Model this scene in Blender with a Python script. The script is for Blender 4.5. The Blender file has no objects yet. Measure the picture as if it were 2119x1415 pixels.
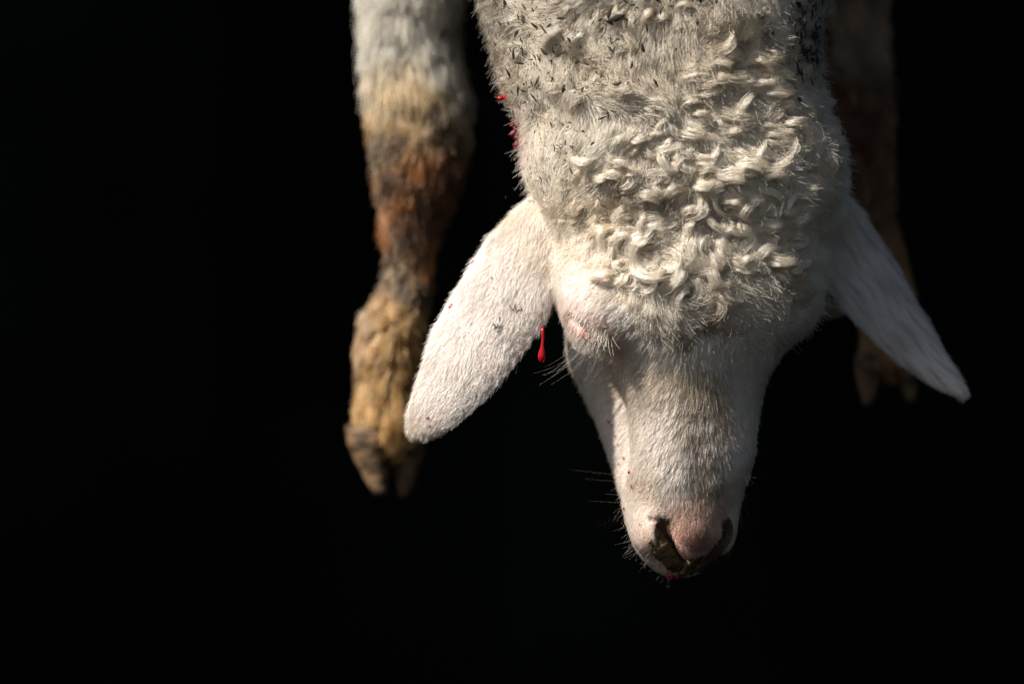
import bpy, math, time
import numpy as np
from mathutils import Vector
T0 = time.time()
rng = np.random.default_rng(7)
F32 = np.float32

# ------------------------------------------------------------------ camera, sky, sun, exposure
sc = bpy.context.scene
MMPX = 0.3            # millimetres per photograph pixel in the plane of the face
CAMD = 3000.0         # camera distance (mm) from the head's axis
FACE = 45.0           # the face plane is this much nearer
HANG = 1.2            # height of the picture centre (m)
cam_d = bpy.data.cameras.new('camera')
cam = bpy.data.objects.new('camera', cam_d); sc.collection.objects.link(cam)
cam.location = (0, -CAMD / 1000, HANG); cam.rotation_euler = (math.radians(90), 0, 0)
cam_d.sensor_width = 36.0
cam_d.lens = 36.0 * (CAMD - FACE) / (2119 * MMPX)
cam_d.clip_start = 0.05; cam_d.clip_end = 200
cam_d.dof.use_dof = True
cam_d.dof.focus_distance = (CAMD - 55) / 1000
cam_d.dof.aperture_fstop = 2.9
sc.camera = cam
SUN_AZ, SUN_EL = 56.0, 47.0      # degrees left of the camera axis, above the horizon
az, el = math.radians(SUN_AZ), math.radians(SUN_EL)
to_sun = Vector((-math.sin(az) * math.cos(el), -math.cos(az) * math.cos(el), math.sin(el)))
w = bpy.data.worlds.new('World'); sc.world = w; w.use_nodes = True
nt = w.node_tree; bg = nt.nodes['Background']
sky = nt.nodes.new('ShaderNodeTexSky'); sky.sky_type = 'NISHITA'; sky.sun_disc = False
sky.sun_elevation = el
sky.sun_rotation = math.atan2(to_sun.x, to_sun.y)
nt.links.new(sky.outputs[0], bg.inputs[0]); bg.inputs[1].default_value = 0.05
sun_d = bpy.data.lights.new('sun', 'SUN'); sun_d.energy = 5.0; sun_d.angle = math.radians(0.5)
sun_d.color = (1.0, 0.955, 0.885)
sun = bpy.data.objects.new('sun', sun_d); sc.collection.objects.link(sun)
sun.location = (-2, -2, 4)
sun.rotation_euler = to_sun.to_track_quat('Z', 'Y').to_euler()
sc.view_settings.view_transform = 'Standard'; sc.view_settings.look = 'None'
sc.view_settings.exposure = 0.95; sc.view_settings.gamma = 1.0
sc.view_settings.use_curve_mapping = False
sc.render.engine = 'CYCLES'
sc.cycles.use_adaptive_sampling = False; sc.cycles.use_denoising = True; sc.cycles.denoiser = 'OPENIMAGEDENOISE'; sc.cycles.denoising_input_passes = 'RGB_ALBEDO_NORMAL'; sc.cycles.denoising_prefilter = 'NONE'
sc.cycles.max_bounces = 10; sc.cycles.diffuse_bounces = 5; sc.cycles.transmission_bounces = 8
try:
    sc.cycles_curves.shape = 'RIBBONS'; sc.cycles_curves.subdivisions = 1
except Exception: pass

# ------------------------------------------------------------------ helpers
def link(o, parent=None):
    sc.collection.objects.link(o)
    if parent: o.parent = parent
    return o
def P(px, py, Y=-FACE):
    """a photograph pixel at depth Y -> millimetres (x, y, z)"""
    k = MMPX * (CAMD + Y) / (CAMD - FACE)
    return np.array([(px - 1059.5) * k, Y, (707.5 - py) * k])
def proj(p):
    k = (CAMD - FACE) / (MMPX * (CAMD + p[..., 1]))
    return 1059.5 + p[..., 0] * k, 707.5 - p[..., 2] * k
def srgb(r, g, b):
    c = np.array([r, g, b], float) / 255
    return np.where(c <= 0.04045, c / 12.92, ((c + 0.055) / 1.055) ** 2.4)
def sstep(a, b, x):
    t = np.clip((x - a) / (b - a), 0, 1); return t * t * (3 - 2 * t)
_noise_tab = {}
def noise(p, scale, seed=0, oct=7):
    """smooth pseudo-noise about -1..1 at points p (mm), feature size about `scale` mm"""
    key = (seed, oct)
    if key not in _noise_tab:
        r = np.random.default_rng(1000 + seed)
        d = r.normal(size=(oct, 3)); d /= np.linalg.norm(d, axis=1)[:, None]
        _noise_tab[key] = (d * r.uniform(0.6, 1.7, (oct, 1)), r.uniform(0, 6.28, oct))
    d, ph = _noise_tab[key]
    q = np.asarray(p) * (math.pi / scale)
    out = np.zeros(q.shape[:-1])
    for i in range(oct): out += np.sin(q @ d[i] + ph[i])
    return out / (oct ** 0.5 * 1.1)
def unit(v): return v / np.maximum(np.linalg.norm(v, axis=-1, keepdims=True), 1e-9)
def pchip(xs, ys, x):
    xs = np.asarray(xs, float); ys = np.asarray(ys, float)
    h = np.diff(xs); dl = np.diff(ys) / h
    m = np.zeros_like(ys); m[0] = dl[0]; m[-1] = dl[-1]
    for i in range(1, len(xs) - 1):
        if dl[i - 1] * dl[i] > 0:
            w1 = 2 * h[i] + h[i - 1]; w2 = h[i] + 2 * h[i - 1]
            m[i] = (w1 + w2) / (w1 / dl[i - 1] + w2 / dl[i])
    x = np.clip(x, xs[0], xs[-1]); i = np.clip(np.searchsorted(xs, x) - 1, 0, len(xs) - 2)
    t = (x - xs[i]) / h[i]
    return ((2*t**3-3*t**2+1)*ys[i] + (t**3-2*t**2+t)*h[i]*m[i] + (-2*t**3+3*t**2)*ys[i+1] + (t**3-t**2)*h[i]*m[i+1])

# ------------------------------------------------------------------ materials
def mat(name, col=(0.5,) * 3, rough=0.6, spec=0.3, attr=None, sss=0.0, bump=None):
    m = bpy.data.materials.new(name); m.use_nodes = True
    n = m.node_tree.nodes; l = m.node_tree.links; b = n['Principled BSDF']
    b.inputs['Base Color'].default_value = (*col, 1); b.inputs['Roughness'].default_value = rough
    b.inputs['Specular IOR Level'].default_value = spec
    if attr:
        a = n.new('ShaderNodeAttribute'); a.attribute_name = attr; l.new(a.outputs['Color'], b.inputs['Base Color'])
    if sss:
        b.inputs['Subsurface Weight'].default_value = sss
        b.inputs['Subsurface Radius'].default_value = (0.006, 0.003, 0.002); b.inputs['Subsurface Scale'].default_value = 1.0
    if bump:
        t = n.new('ShaderNodeTexNoise'); t.inputs['Scale'].default_value = bump[0]; t.inputs['Detail'].default_value = 6
        tc = n.new('ShaderNodeTexCoord'); l.new(tc.outputs['Object'], t.inputs['Vector'])
        bp = n.new('ShaderNodeBump'); bp.inputs['Strength'].default_value = bump[1]; bp.inputs['Distance'].default_value = bump[2]
        l.new(t.outputs['Fac'], bp.inputs['Height']); l.new(bp.outputs['Normal'], b.inputs['Normal'])
    return m
def hair_mat(name, spec=0.35, rough=0.35, trans=0.25):
    m = bpy.data.materials.new(name); m.use_nodes = True
    n = m.node_tree.nodes; l = m.node_tree.links
    for x in list(n): n.remove(x)
    out = n.new('ShaderNodeOutputMaterial'); a = n.new('ShaderNodeAttribute'); a.attribute_name = 'strand_color'
    h = n.new('ShaderNodeBsdfHairPrincipled'); h.parametrization = 'COLOR'
    h.inputs['Roughness'].default_value = .28; h.inputs['Radial Roughness'].default_value = 0.6
    h.inputs['Coat'].default_value = 0.0
    l.new(a.outputs['Color'], h.inputs['Color'])
    d = n.new('ShaderNodeBsdfDiffuse'); l.new(a.outputs['Color'], d.inputs['Color'])
    mx = n.new('ShaderNodeMixShader'); mx.inputs[0].default_value = 0.36
    l.new(h.outputs[0], mx.inputs[1]); l.new(d.outputs[0], mx.inputs[2])
    l.new(mx.outputs[0], out.inputs['Surface'])
    return m
M_SKIN = mat('sheep_skin', rough=0.6, spec=0.25, attr='skin_color', sss=0.15, bump=(450, 0.25, 0.001))
M_HAIR = hair_mat('sheep_hair')
M_BLOOD = mat('blood', (0.26, 0.001, 0.004), rough=0.12, spec=0.35)
M_DRYBLOOD = mat('drying_blood', (0.14, 0.005, 0.012), rough=0.3, spec=0.5)
M_MUD = mat('dried_mud', attr='mud_color', rough=0.95, spec=0.04, bump=(380, 0.7, 0.003))
M_FLECK = mat('dirt_fleck', (0.030, 0.026, 0.021), rough=0.8, spec=0.2, bump=(900, 0.5, 0.001))
M_FLECK2 = mat('straw_fleck', (0.10, 0.075, 0.05), rough=0.8, spec=0.2, bump=(900, 0.5, 0.001))
M_HORN = mat('hoof_horn', rough=0.7, spec=0.3, bump=(160, 0.6, 0.003))
_n = M_HORN.node_tree.nodes; _l = M_HORN.node_tree.links
_t = _n.new('ShaderNodeTexNoise'); _t.inputs['Scale'].default_value = 70; _t.inputs['Detail'].default_value = 5; _c = _n.new('ShaderNodeTexCoord'); _m = _n.new('ShaderNodeMapping'); _m.inputs['Scale'].default_value = (1, 1, 2.2)
_r = _n.new('ShaderNodeValToRGB'); _r.color_ramp.elements[0].color = (0.030, 0.019, 0.011, 1); _r.color_ramp.elements[0].position = .35; _r.color_ramp.elements[1].color = (0.20, 0.118, 0.058, 1); _r.color_ramp.elements[1].position = .7
_l.new(_c.outputs['Object'], _m.inputs['Vector']); _l.new(_m.outputs[0], _t.inputs['Vector']); _l.new(_t.outputs['Fac'], _r.inputs[0]); _l.new(_r.outputs[0], _n['Principled BSDF'].inputs['Base Color'])

# ------------------------------------------------------------------ added backdrop, coloured near black in place of shade
def dark_backdrop():
    me = bpy.data.meshes.new('backdrop')
    zs, n = (-1.5, 5.5), 40
    v, f = [], []
    prof = [(-7, 1.6), (-4.5, 2.3), (-2, 2.6), (0, 2.65), (1.4, 2.6), (2.1, 2.3), (2.5, 1.6), (2.6, .6), (2.6, -.6), (2.7, -1.8)]  # right wing added to block the sky and deepen shade on that side
    pl = np.cumsum([0] + [math.dist(prof[i], prof[i + 1]) for i in range(len(prof) - 1)])
    for j in range(n + 1):
        for i in range(n + 1):
            q = pl[-1] * i / n; x = float(pchip(pl, [a[0] for a in prof], np.array([q]))[0]); y = float(pchip(pl, [a[1] for a in prof], np.array([q]))[0]); z = zs[0] + (zs[1] - zs[0]) * j / n
            v.append((x + .02 * math.sin(z * 4 + q * 5), y + 0.03 * math.sin(q * 9.1) + 0.02 * math.sin(z * 5 + q * 3), z))
    for j in range(n):
        for i in range(n):
            a = j * (n + 1) + i; f.append((a, a + 1, a + n + 2, a + n + 1))
    me.from_pydata(v, [], f)
    m = mat('shade_black', rough=1.0, spec=0.0)
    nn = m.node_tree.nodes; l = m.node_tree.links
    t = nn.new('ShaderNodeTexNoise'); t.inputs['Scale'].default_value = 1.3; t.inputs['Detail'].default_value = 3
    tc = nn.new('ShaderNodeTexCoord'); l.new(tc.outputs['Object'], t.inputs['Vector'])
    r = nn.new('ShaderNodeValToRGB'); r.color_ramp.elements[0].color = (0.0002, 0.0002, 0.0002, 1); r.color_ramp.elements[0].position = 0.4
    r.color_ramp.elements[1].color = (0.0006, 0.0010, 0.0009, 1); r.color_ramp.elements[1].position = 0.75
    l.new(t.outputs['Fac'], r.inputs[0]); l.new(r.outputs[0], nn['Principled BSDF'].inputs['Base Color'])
    me.materials.append(m)
    o = link(bpy.data.objects.new('backdrop', me)); o['kind'] = 'structure'
    o['label'] = 'added light-blocking near-black wall behind the hanging sheep'; o['category'] = 'backdrop'
dark_backdrop()

# ------------------------------------------------------------------ the sheep's body as one distance field (mm)
VOX = 1.7
LO = np.array([-150., -135., -165.]); HI = np.array([315., 255., 600.])
N3 = np.ceil((HI - LO) / VOX).astype(int) + 1
D = np.full(N3, 40.0, F32); REG = np.zeros(N3, np.int8)
AX = [LO[i] + VOX * np.arange(N3[i]) for i in range(3)]
def box(lo, hi):
    a = np.clip(np.floor((np.asarray(lo) - LO) / VOX).astype(int), 0, N3 - 1)
    b = np.clip(np.ceil((np.asarray(hi) - LO) / VOX).astype(int) + 1, 1, N3)
    sl = tuple(slice(a[i], b[i]) for i in range(3))
    X = AX[0][sl[0]].astype(F32)[:, None, None]; Y = AX[1][sl[1]].astype(F32)[None, :, None]; Z = AX[2][sl[2]].astype(F32)[None, None, :]
    return sl, X, Y, Z
def union(sl, d, k, reg=None):
    a = D[sl]; d = d.astype(F32)
    if reg is not None: REG[sl] = np.where(d < a, reg, REG[sl])
    h = np.maximum(k - np.abs(a - d), 0) / k
    D[sl] = np.minimum(a, d) - h * h * k * 0.25
def carve(sl, d, k):
    a = D[sl]; d = -d.astype(F32)
    h = np.maximum(k - np.abs(a - d), 0) / k
    D[sl] = np.maximum(a, d) + h * h * k * 0.25
def ell(u, v, ru, rv):
    q0 = u / ru; q1 = v / rv
    k0 = np.sqrt(q0 * q0 + q1 * q1) + 1e-6
    k1 = np.sqrt((q0 / ru) ** 2 + (q1 / rv) ** 2) + 1e-6
    return k0 * (k0 - 1) / k1
def sell(u, v, ru, rv, n):
    q0 = np.abs(u / ru) + 1e-4; q1 = np.abs(v / rv) + 1e-4
    k0 = (q0 ** n + q1 ** n) ** (1 / n)
    g = k0 ** (1 - n) * np.sqrt((q0 ** (n - 1) / ru) ** 2 + (q1 ** (n - 1) / rv) ** 2)
    return (k0 - 1) / np.maximum(g, 1e-4)
YAW = math.radians(12); PIV = P(1405, 600, 0)[0]
cy_, sy_ = math.cos(YAW), math.sin(YAW)
def to_head(X, Y):      # world -> head side s, front f
    x = X - PIV
    return x * cy_ + Y * sy_, x * sy_ - Y * cy_
def from_head(s, f, py):
    x = s * cy_ + f * sy_; y = s * sy_ - f * cy_
    z = (707.5 - py) * MMPX * (CAMD + y) / (CAMD - FACE)
    return np.array([PIV + x, y, z])
def loft(st, k, reg, head=False, pad=30, sq=2.0):
    """st rows: py, centre (mm side or X), half width, front, back, centre depth; elliptical sections stacked along Z"""
    st = np.array(st, float); z = (707.5 - st[:, 0]) * MMPX
    o = np.argsort(z); st = st[o]; z = z[o]
    m = np.abs(st[:, 1:]).max() + 60
    if head: lo = [PIV - 130, -130, z[0] - 4]; hi = [PIV + 140, 140, z[-1] + 4]
    else:
        lo = [(st[:, 1] - st[:, 2]).min() - pad, -(st[:, 3]).max() - pad, z[0] - 4]; hi = [(st[:, 1] + st[:, 2]).max() + pad, -(st[:, 4]).min() + pad, z[-1] + 4]
    sl, X, Y, Z = box(lo, hi)
    zz = Z[0, 0]
    c, r, fr, bk, cf = [pchip(z, st[:, i], zz).astype(F32)[None, None, :] for i in range(1, 6)]
    s, f = to_head(X, Y) if head else (X, -Y)
    u = s - c; v = f - cf
    rv = np.where(v > 0, np.maximum(fr - cf, 1), np.maximum(cf - bk, 1))
    d = ell(u, v, np.maximum(r, 1), rv) if sq == 2 else sell(u, v, np.maximum(r, 1), rv, sq)
    d = np.maximum(d, np.maximum(z[0] - Z, Z - z[-1]))
    union(sl, d, k, reg)
def blob(c, r, k, reg=None, sub=False, head_axes=False):
    r = np.broadcast_to(np.asarray(r, float), 3); m = r.max() + 25
    sl, X, Y, Z = box(c - m, c + m)
    x, y, z_ = X - c[0], Y - c[1], Z - c[2]
    if head_axes: x, y = x * cy_ + y * sy_, -x * sy_ + y * cy_
    q = [x / r[0], y / r[1], z_ / r[2]]
    k0 = np.sqrt(q[0]**2 + q[1]**2 + q[2]**2) + 1e-6; k1 = np.sqrt((q[0]/r[0])**2 + (q[1]/r[1])**2 + (q[2]/r[2])**2) + 1e-6
    d = k0 * (k0 - 1) / k1
    (carve(sl, d, k) if sub else union(sl, d, k, reg))
def tube(pts, rad, k, reg=None, sub=False):
    """round tapered chain through pts (mm)"""
    pts = np.array(pts, float); rad = np.array(rad, float)
    m = rad.max() + 25
    sl, X, Y, Z = box(pts.min(0) - m, pts.max(0) + m)
    best = None
    for i in range(len(pts) - 1):
        a, b = pts[i].astype(F32), pts[i + 1].astype(F32); ab = b - a; L2 = float(ab @ ab)
        t = np.clip(((X - a[0]) * ab[0] + (Y - a[1]) * ab[1] + (Z - a[2]) * ab[2]) / L2, 0, 1)
        d = np.sqrt((X - a[0] - t * ab[0])**2 + (Y - a[1] - t * ab[1])**2 + (Z - a[2] - t * ab[2])**2) - (rad[i] + t * (rad[i + 1] - rad[i])).astype(F32)
        best = d if best is None else np.minimum(best, d)
    (carve(sl, best, k) if sub else union(sl, best, k, reg))

# neck, withers and chest (stations follow the spine, hanging head down)
def nk(py, xl, xr, wool, fr, bk, cf):
    y = 0; a = P(xl, py, y)[0]; b = P(xr, py, y)[0]
    return (py, (a + b) / 2, (b - a) / 2 - wool, fr, bk, cf)
loft([nk(-1240, 1330, 1380, 0, -10, -30, -20), nk(-1180, 1080, 1640, 0, 60, -150, -50), nk(-950, 840, 1880, 10, 105, -215, -55),
      nk(-650, 830, 1890, 12, 105, -215, -55), nk(-400, 900, 1815, 12, 95, -190, -45), nk(-180, 955, 1760, 12, 88, -140, -28),
      nk(0, 990, 1722, 11, 80, -110, -15), nk(150, 1033, 1704, 10, 77, -98, -8), nk(250, 1070, 1728, 9, 75, -90, -5),
      nk(330, 1080, 1752, 8, 73, -85, 0), nk(400, 1110, 1750, 7, 70, -80, 0), nk(460, 1150, 1720, 5, 60, -75, -5), nk(520, 1230, 1640, 0, 40, -60, -10), nk(570, 1380, 1460, 0, 0, -20, -10)],
     20, 0, sq=2.6)
# face: cranium, bridge of the nose, muzzle          py, side, half width, front, back, centre
k3 = MMPX
loft([(330, 30*k3, 20, 25, -30, 0), (350, 30*k3, 50, 42, -55, 0), (390, 30*k3, 75, 58, -68, 0), (450, 28*k3, 81, 66, -72, 0), (520, 24*k3, 83, 70, -72, 2),
      (580, 19*k3, 83, 71.5, -66, 6), (620, 14*k3, 80, 71.5, -60, 10), (660, 7*k3, 74, 70, -52, 12), (700, 8*k3, 62, 66, -44, 14), (740, 12*k3, 50.5, 61, -12, 22),
      (780, 9*k3, 44, 57, 0, 26), (850, 7*k3, 40, 54.5, 5, 28), (920, 7*k3, 38.8, 53, 7, 28), (980, 1*k3, 37.6, 51, 4, 22), (1020, -3*k3, 36.8, 48.5, -6, 12),
      (1060, -7*k3, 35.5, 45, -6, 10), (1100, -8*k3, 32, 40, -8, 8), (1130, -8*k3, 28, 34.5, -10, 6), (1155, -7*k3, 23.5, 28, -11, 5), (1176, -5*k3, 18, 22, -10, 5), (1190, -3*k3, 12, 16, -7, 5), (1199, -2*k3, 3, 8, 0, 4)],
     12, 1, head=True, sq=2.3)
# lower jaw and cheek, behind the face
loft([(520, 8*k3, 30, -40, -66, -52), (570, 3*k3, 54, -12, -88, -48), (640, 0*k3, 60, -6, -98, -46), (720, 0*k3, 58.5, -10, -96, -46), (800, 2*k3, 51.0, -12, -86, -46), (880, 4*k3, 43.5, -10, -70, -40),
      (960, 3*k3, 36.5, -4, -56, -32), (1040, -6*k3, 30, 4, -34, -16), (1100, -6*k3, 26, 4, -28, -10), (1140, -6*k3, 20, 4, -22, -8), (1165, -6*k3, 8, 0, -14, -7)],
     12, 1, head=True)
loft([(640, 6*k3, 32, 20, -40, -8), (740, 7*k3, 30, 26, -46, -8), (820, 8*k3, 26, 26, -44, -8), (900, 8*k3, 24, 26, -38, -6), (980, 4*k3, 25, 24, -30, -4), (1050, -3*k3, 27, 20, -22, 0), (1080, -3*k3, 10, 8, -10, 0)],
     10, 1, head=True)
# orbital rims over the eyes, nasal wings, nose pad
for sgn in (-1, 1):
    blob(from_head(sgn * 59, 30, 655), (18, 24, 21), 16, 1, head_axes=True) if sgn < 0 else blob(from_head(57, 28, 630), (18, 22, 18), 16, 1, head_axes=True)
    blob(from_head(-8*k3 + sgn * 21.5, 24, 1094), (11, 16, 16), 8, 1, head_axes=True)
blob(from_head(2*k3, 30, 1078), (17, 17, 25), 9, 1, head_axes=True)
blob(from_head(2*k3, 31, 1112), (15.5, 11.5, 13), 9, 1, head_axes=True)
# nostrils: a comma on each side running down to the cleft of the lip
NOST = {}
for sgn in (-1, 1):
    pts = [from_head(3*k3 + sgn * s, f, py) for s, f, py in ((20.5, 41.5, 1084), (21.5, 40.5, 1096), (19.5, 38, 1116), (13, 34.5, 1142), (3, 30, 1164))]
    NOST[sgn] = pts
    if sgn < 0: tube([from_head(3*k3 - 29, 37.5, 1073), from_head(3*k3 - 24, 41, 1076), from_head(3*k3 - 20.5, 42, 1084)], [1.2, 2.4, 3.0], 2.0, sub=True)
    tube(pts, [3.2, 4.2, 4.6, 4.6, 3.6] if sgn < 0 else [2.2, 3.0, 3.2, 3.2, 3.0], 2.0, sub=True)
# corner line of the mouth is left in shade behind the muzzle
MOUTH = [from_head(-36, -4, 1000), from_head(-33, -4, 1040), from_head(-30, -3, 1085), from_head(-22, 0, 1130), from_head(-8, 6, 1172)]
tube(MOUTH, [1.5, 2.2, 2.2, 2.0, 1.6], 3.0, sub=True)
# the closed left eye: lids, slit
EYE = [P(1168, 652), P(1195, 680), P(1222, 700), P(1246, 712)]

# ears
def ear(sp, hw, nrm, th, curl, reg, k=9):
    sp = np.array(sp, float); hw = np.array(hw, float); m = hw.max() + 22
    # finer spine
    t0 = np.linspace(0, 1, len(sp)); t = np.linspace(0, 1, 34)
    S = np.stack([pchip(t0, sp[:, i], t) for i in range(3)], 1); W = pchip(t0, hw, t); TH = pchip(t0, np.asarray(th, float), t)
    sl, X, Y, Z = box(S.min(0) - m, S.max(0) + m)
    seg = np.linalg.norm(np.gradient(S, axis=0), axis=1); DW = np.gradient(W) / seg; DH = np.gradient(TH) / seg
    tan = unit(np.gradient(S, axis=0)); nr = np.asarray(nrm, float)
    if nr.ndim == 1: nr = np.tile(nr, (len(sp), 1))
    nr = np.stack([pchip(t0, nr[:, i], t) for i in range(3)], 1)
    nr = unit(nr - tan * (nr * tan).sum(1)[:, None]); sd = np.cross(tan, nr)
    shp = np.broadcast_shapes(X.shape, Y.shape, Z.shape); best = np.full(shp, 1e9, F32); out = np.full(shp, 40, F32)
    for i in range(len(S)):
        x, y, z = X - F32(S[i, 0]), Y - F32(S[i, 1]), Z - F32(S[i, 2])
        r2 = x * x + y * y + z * z; m = r2 < best
        if not m.any(): continue
        al = x * F32(tan[i, 0]) + y * F32(tan[i, 1]) + z * F32(tan[i, 2])
        a = x * F32(sd[i, 0]) + y * F32(sd[i, 1]) + z * F32(sd[i, 2])
        b = x * F32(nr[i, 0]) + y * F32(nr[i, 1]) + z * F32(nr[i, 2]) + F32(curl) * a * a
        # slide the section along the spine by the remaining offset so that neighbours agree
        w_ = np.maximum(F32(W[i]) + al * F32(DW[i]), F32(1.5)); h_ = np.maximum(F32(TH[i]) + al * F32(DH[i]), F32(1.0))
        d = ell(a, b, w_, h_)
        if i == len(S) - 1: d = np.where(al > 0, np.sqrt(np.maximum(d, 0)**2 + al * al), d)
        out = np.where(m, d, out); best = np.where(m, r2, best)
    union(sl, out, k, reg)
ear([P(1150, 440, 8), P(1082, 530, -5), P(1042, 615, -13), P(993, 695, -19), P(938, 785, -24), P(896, 846, -24), P(868, 876, -22), P(848, 893, -20)],
    [19, 25, 29.5, 28.5, 23, 17, 12, 5], (-0.1, -1, 0.1), [9, 5.0, 4.2, 3.6, 3.2, 2.9, 2.5, 1.4], 0.0050, 3)
ear([P(1715, 455, 30), P(1750, 500, 34), P(1795, 565, 38), P(1848, 645, 40), P(1905, 725, 40), P(1952, 777, 38), P(1995, 815, 34)],
    [27, 31, 31, 27, 18, 11.5, 4], [(0.75, -0.8, 0.2)] * 4 + [(0.6, -0.9, 0.2)] * 3, [9, 5.5, 4.5, 3.8, 3.2, 2.8, 1.6], 0.0060, 4)
# forelegs
def leg(st, reg):
    for i, s in enumerate(st): pass
    pts = [P(x, y, Y) for x, y, r, Y in st]; rad = [r * MMPX * (CAMD + Y) / (CAMD - FACE) for x, y, r, Y in st]
    t0 = np.linspace(0, 1, len(pts)); t = np.linspace(0, 1, len(pts) * 2 - 1); pts = np.array(pts)
    pts = np.stack([pchip(t0, pts[:, i], t) for i in range(3)], 1); rad = pchip(t0, rad, t)
    tube(pts, rad, 10, reg)
LEG_L = [(960, -560, 190, 120), (900, -360, 150, 150), (852, -120, 96, 170), (846, 40, 73, 176), (856, 160, 78, 180), (866, 240, 84, 180), (870, 310, 80, 180), (864, 380, 66, 182), (854, 450, 47, 184), (847, 540, 37, 186),
         (840, 610, 41, 188), (812, 680, 58, 188), (804, 735, 62, 188), (802, 790, 57, 188), (800, 850, 58, 186), (795, 890, 50, 186)]
LEG_R = [(1680, -560, 190, 120), (1730, -360, 150, 150), (1740, -120, 92, 175), (1735, 40, 68, 190), (1744, 160, 74, 195), (1752, 240, 76, 196), (1756, 310, 72, 196), (1768, 390, 62, 198), (1790, 470, 50, 200), (1812, 540, 46, 202),
         (1830, 600, 52, 204), (1838, 650, 50, 204), (1838, 700, 44, 206), (1836, 735, 42, 206)]
leg(LEG_L, 5); leg(LEG_R, 6)
# dewclaws
for (x, y, Y) in ((766, 718, 206), (858, 740, 210), (1812, 640, 224), (1868, 645, 222)): blob(P(x, y, Y), (6, 7, 9), 6)
print('sdf', round(time.time() - T0, 1))

def samp(p):
    q = (p - LO) / VOX; q = np.clip(q, 0, N3 - 1.001); i = q.astype(int); f = (q - i)
    x, y, z = i[..., 0], i[..., 1], i[..., 2]; fx, fy, fz = f[..., 0], f[..., 1], f[..., 2]
    c00 = D[x, y, z] * (1 - fx) + D[x+1, y, z] * fx; c10 = D[x, y+1, z] * (1 - fx) + D[x+1, y+1, z] * fx
    c01 = D[x, y, z+1] * (1 - fx) + D[x+1, y, z+1] * fx; c11 = D[x, y+1, z+1] * (1 - fx) + D[x+1, y+1, z+1] * fx
    return (c00 * (1 - fy) + c10 * fy) * (1 - fz) + (c01 * (1 - fy) + c11 * fy) * fz
def grad(p, e=1.6):
    g = [samp(p + np.eye(3)[i] * e) - samp(p - np.eye(3)[i] * e) for i in range(3)]
    return unit(np.stack(g, -1))
def surf(px, py, lift=0.0):
    """the body's surface (plus lift) under a photograph pixel: real 3-D points"""
    px = np.atleast_1d(np.asarray(px, float)); py = np.atleast_1d(np.asarray(py, float))
    o = np.array([0, -CAMD, 0.]); d = unit(np.stack([(px - 1059.5) * MMPX, np.full(px.shape, CAMD - FACE), (707.5 - py) * MMPX], -1))
    t = np.full(px.shape, CAMD - 140.0)
    for _ in range(160):
        t += np.clip(samp(o + d * t[:, None]) - lift, -2, 6) * 0.6
    p = o + d * t[:, None]
    return p, grad(p), np.abs(samp(p) - lift) < 1.5

EYE3, _en, _ok = surf([1182, 1206, 1230, 1252], [658, 680, 698, 710])
EYE3 = EYE3 - _en * .6
tube(EYE3, [3.0, 5.0, 5.4, 3.6], 2.6, sub=True)
tube(EYE3 - _en * 3.4 + np.array([0, 0, 1.5]), [1.4, 2.2, 2.4, 1.6], 1.5, sub=True)
# surface nets -> one continuous body mesh
def nets():
    s = D < 0
    c = np.zeros(np.array(D.shape) - 1, np.int8)
    for dx in (0, 1):
        for dy in (0, 1):
            for dz in (0, 1):
                c += s[dx:s.shape[0]-1+dx, dy:s.shape[1]-1+dy, dz:s.shape[2]-1+dz]
    act = np.argwhere((c > 0) & (c < 8)); idx = np.full(c.shape, -1, np.int32); idx[tuple(act.T)] = np.arange(len(act))
    cor = np.array([[dx, dy, dz] for dx in (0, 1) for dy in (0, 1) for dz in (0, 1)])
    val = np.stack([D[tuple((act + k).T)] for k in cor], 1)
    acc = np.zeros((len(act), 3)); cnt = np.zeros(len(act))
    for a in range(8):
        for b in range(a + 1, 8):
            if np.abs(cor[a] - cor[b]).sum() != 1: continue
            va, vb = val[:, a], val[:, b]; m = (va < 0) != (vb < 0)
            t = np.where(m, va / np.where(m, va - vb, 1), 0)
            acc += np.where(m[:, None], cor[a] + t[:, None] * (cor[b] - cor[a]), 0); cnt += m
    V = LO + (act + acc / cnt[:, None]) * VOX
    quads = []
    for ax in range(3):
        n = np.array(s.shape); sa = [slice(1, n[i] - 1) for i in range(3)]; sb = list(sa)
        sa[ax] = slice(0, n[ax] - 1); sb[ax] = slice(1, n[ax])
        A, B = s[tuple(sa)], s[tuple(sb)]
        off = np.array([1, 1, 1]); off[ax] = 0
        for flip, m in ((0, A & ~B), (1, ~A & B)):
            e = np.argwhere(m) + off
            u, v = (ax + 1) % 3, (ax + 2) % 3
            du = np.zeros(3, int); du[u] = 1; dv = np.zeros(3, int); dv[v] = 1
            q = np.stack([idx[tuple((e - du - dv).T)], idx[tuple((e - dv).T)], idx[tuple(e.T)], idx[tuple((e - du).T)]], 1)
            quads.append(q[:, ::-1] if flip else q)
    return V, np.concatenate(quads)
V, Q = nets()
NV = grad(V)
V = V - NV * samp(V)[:, None] * 0.8
print('nets', len(V), len(Q), round(time.time() - T0, 1))

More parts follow.
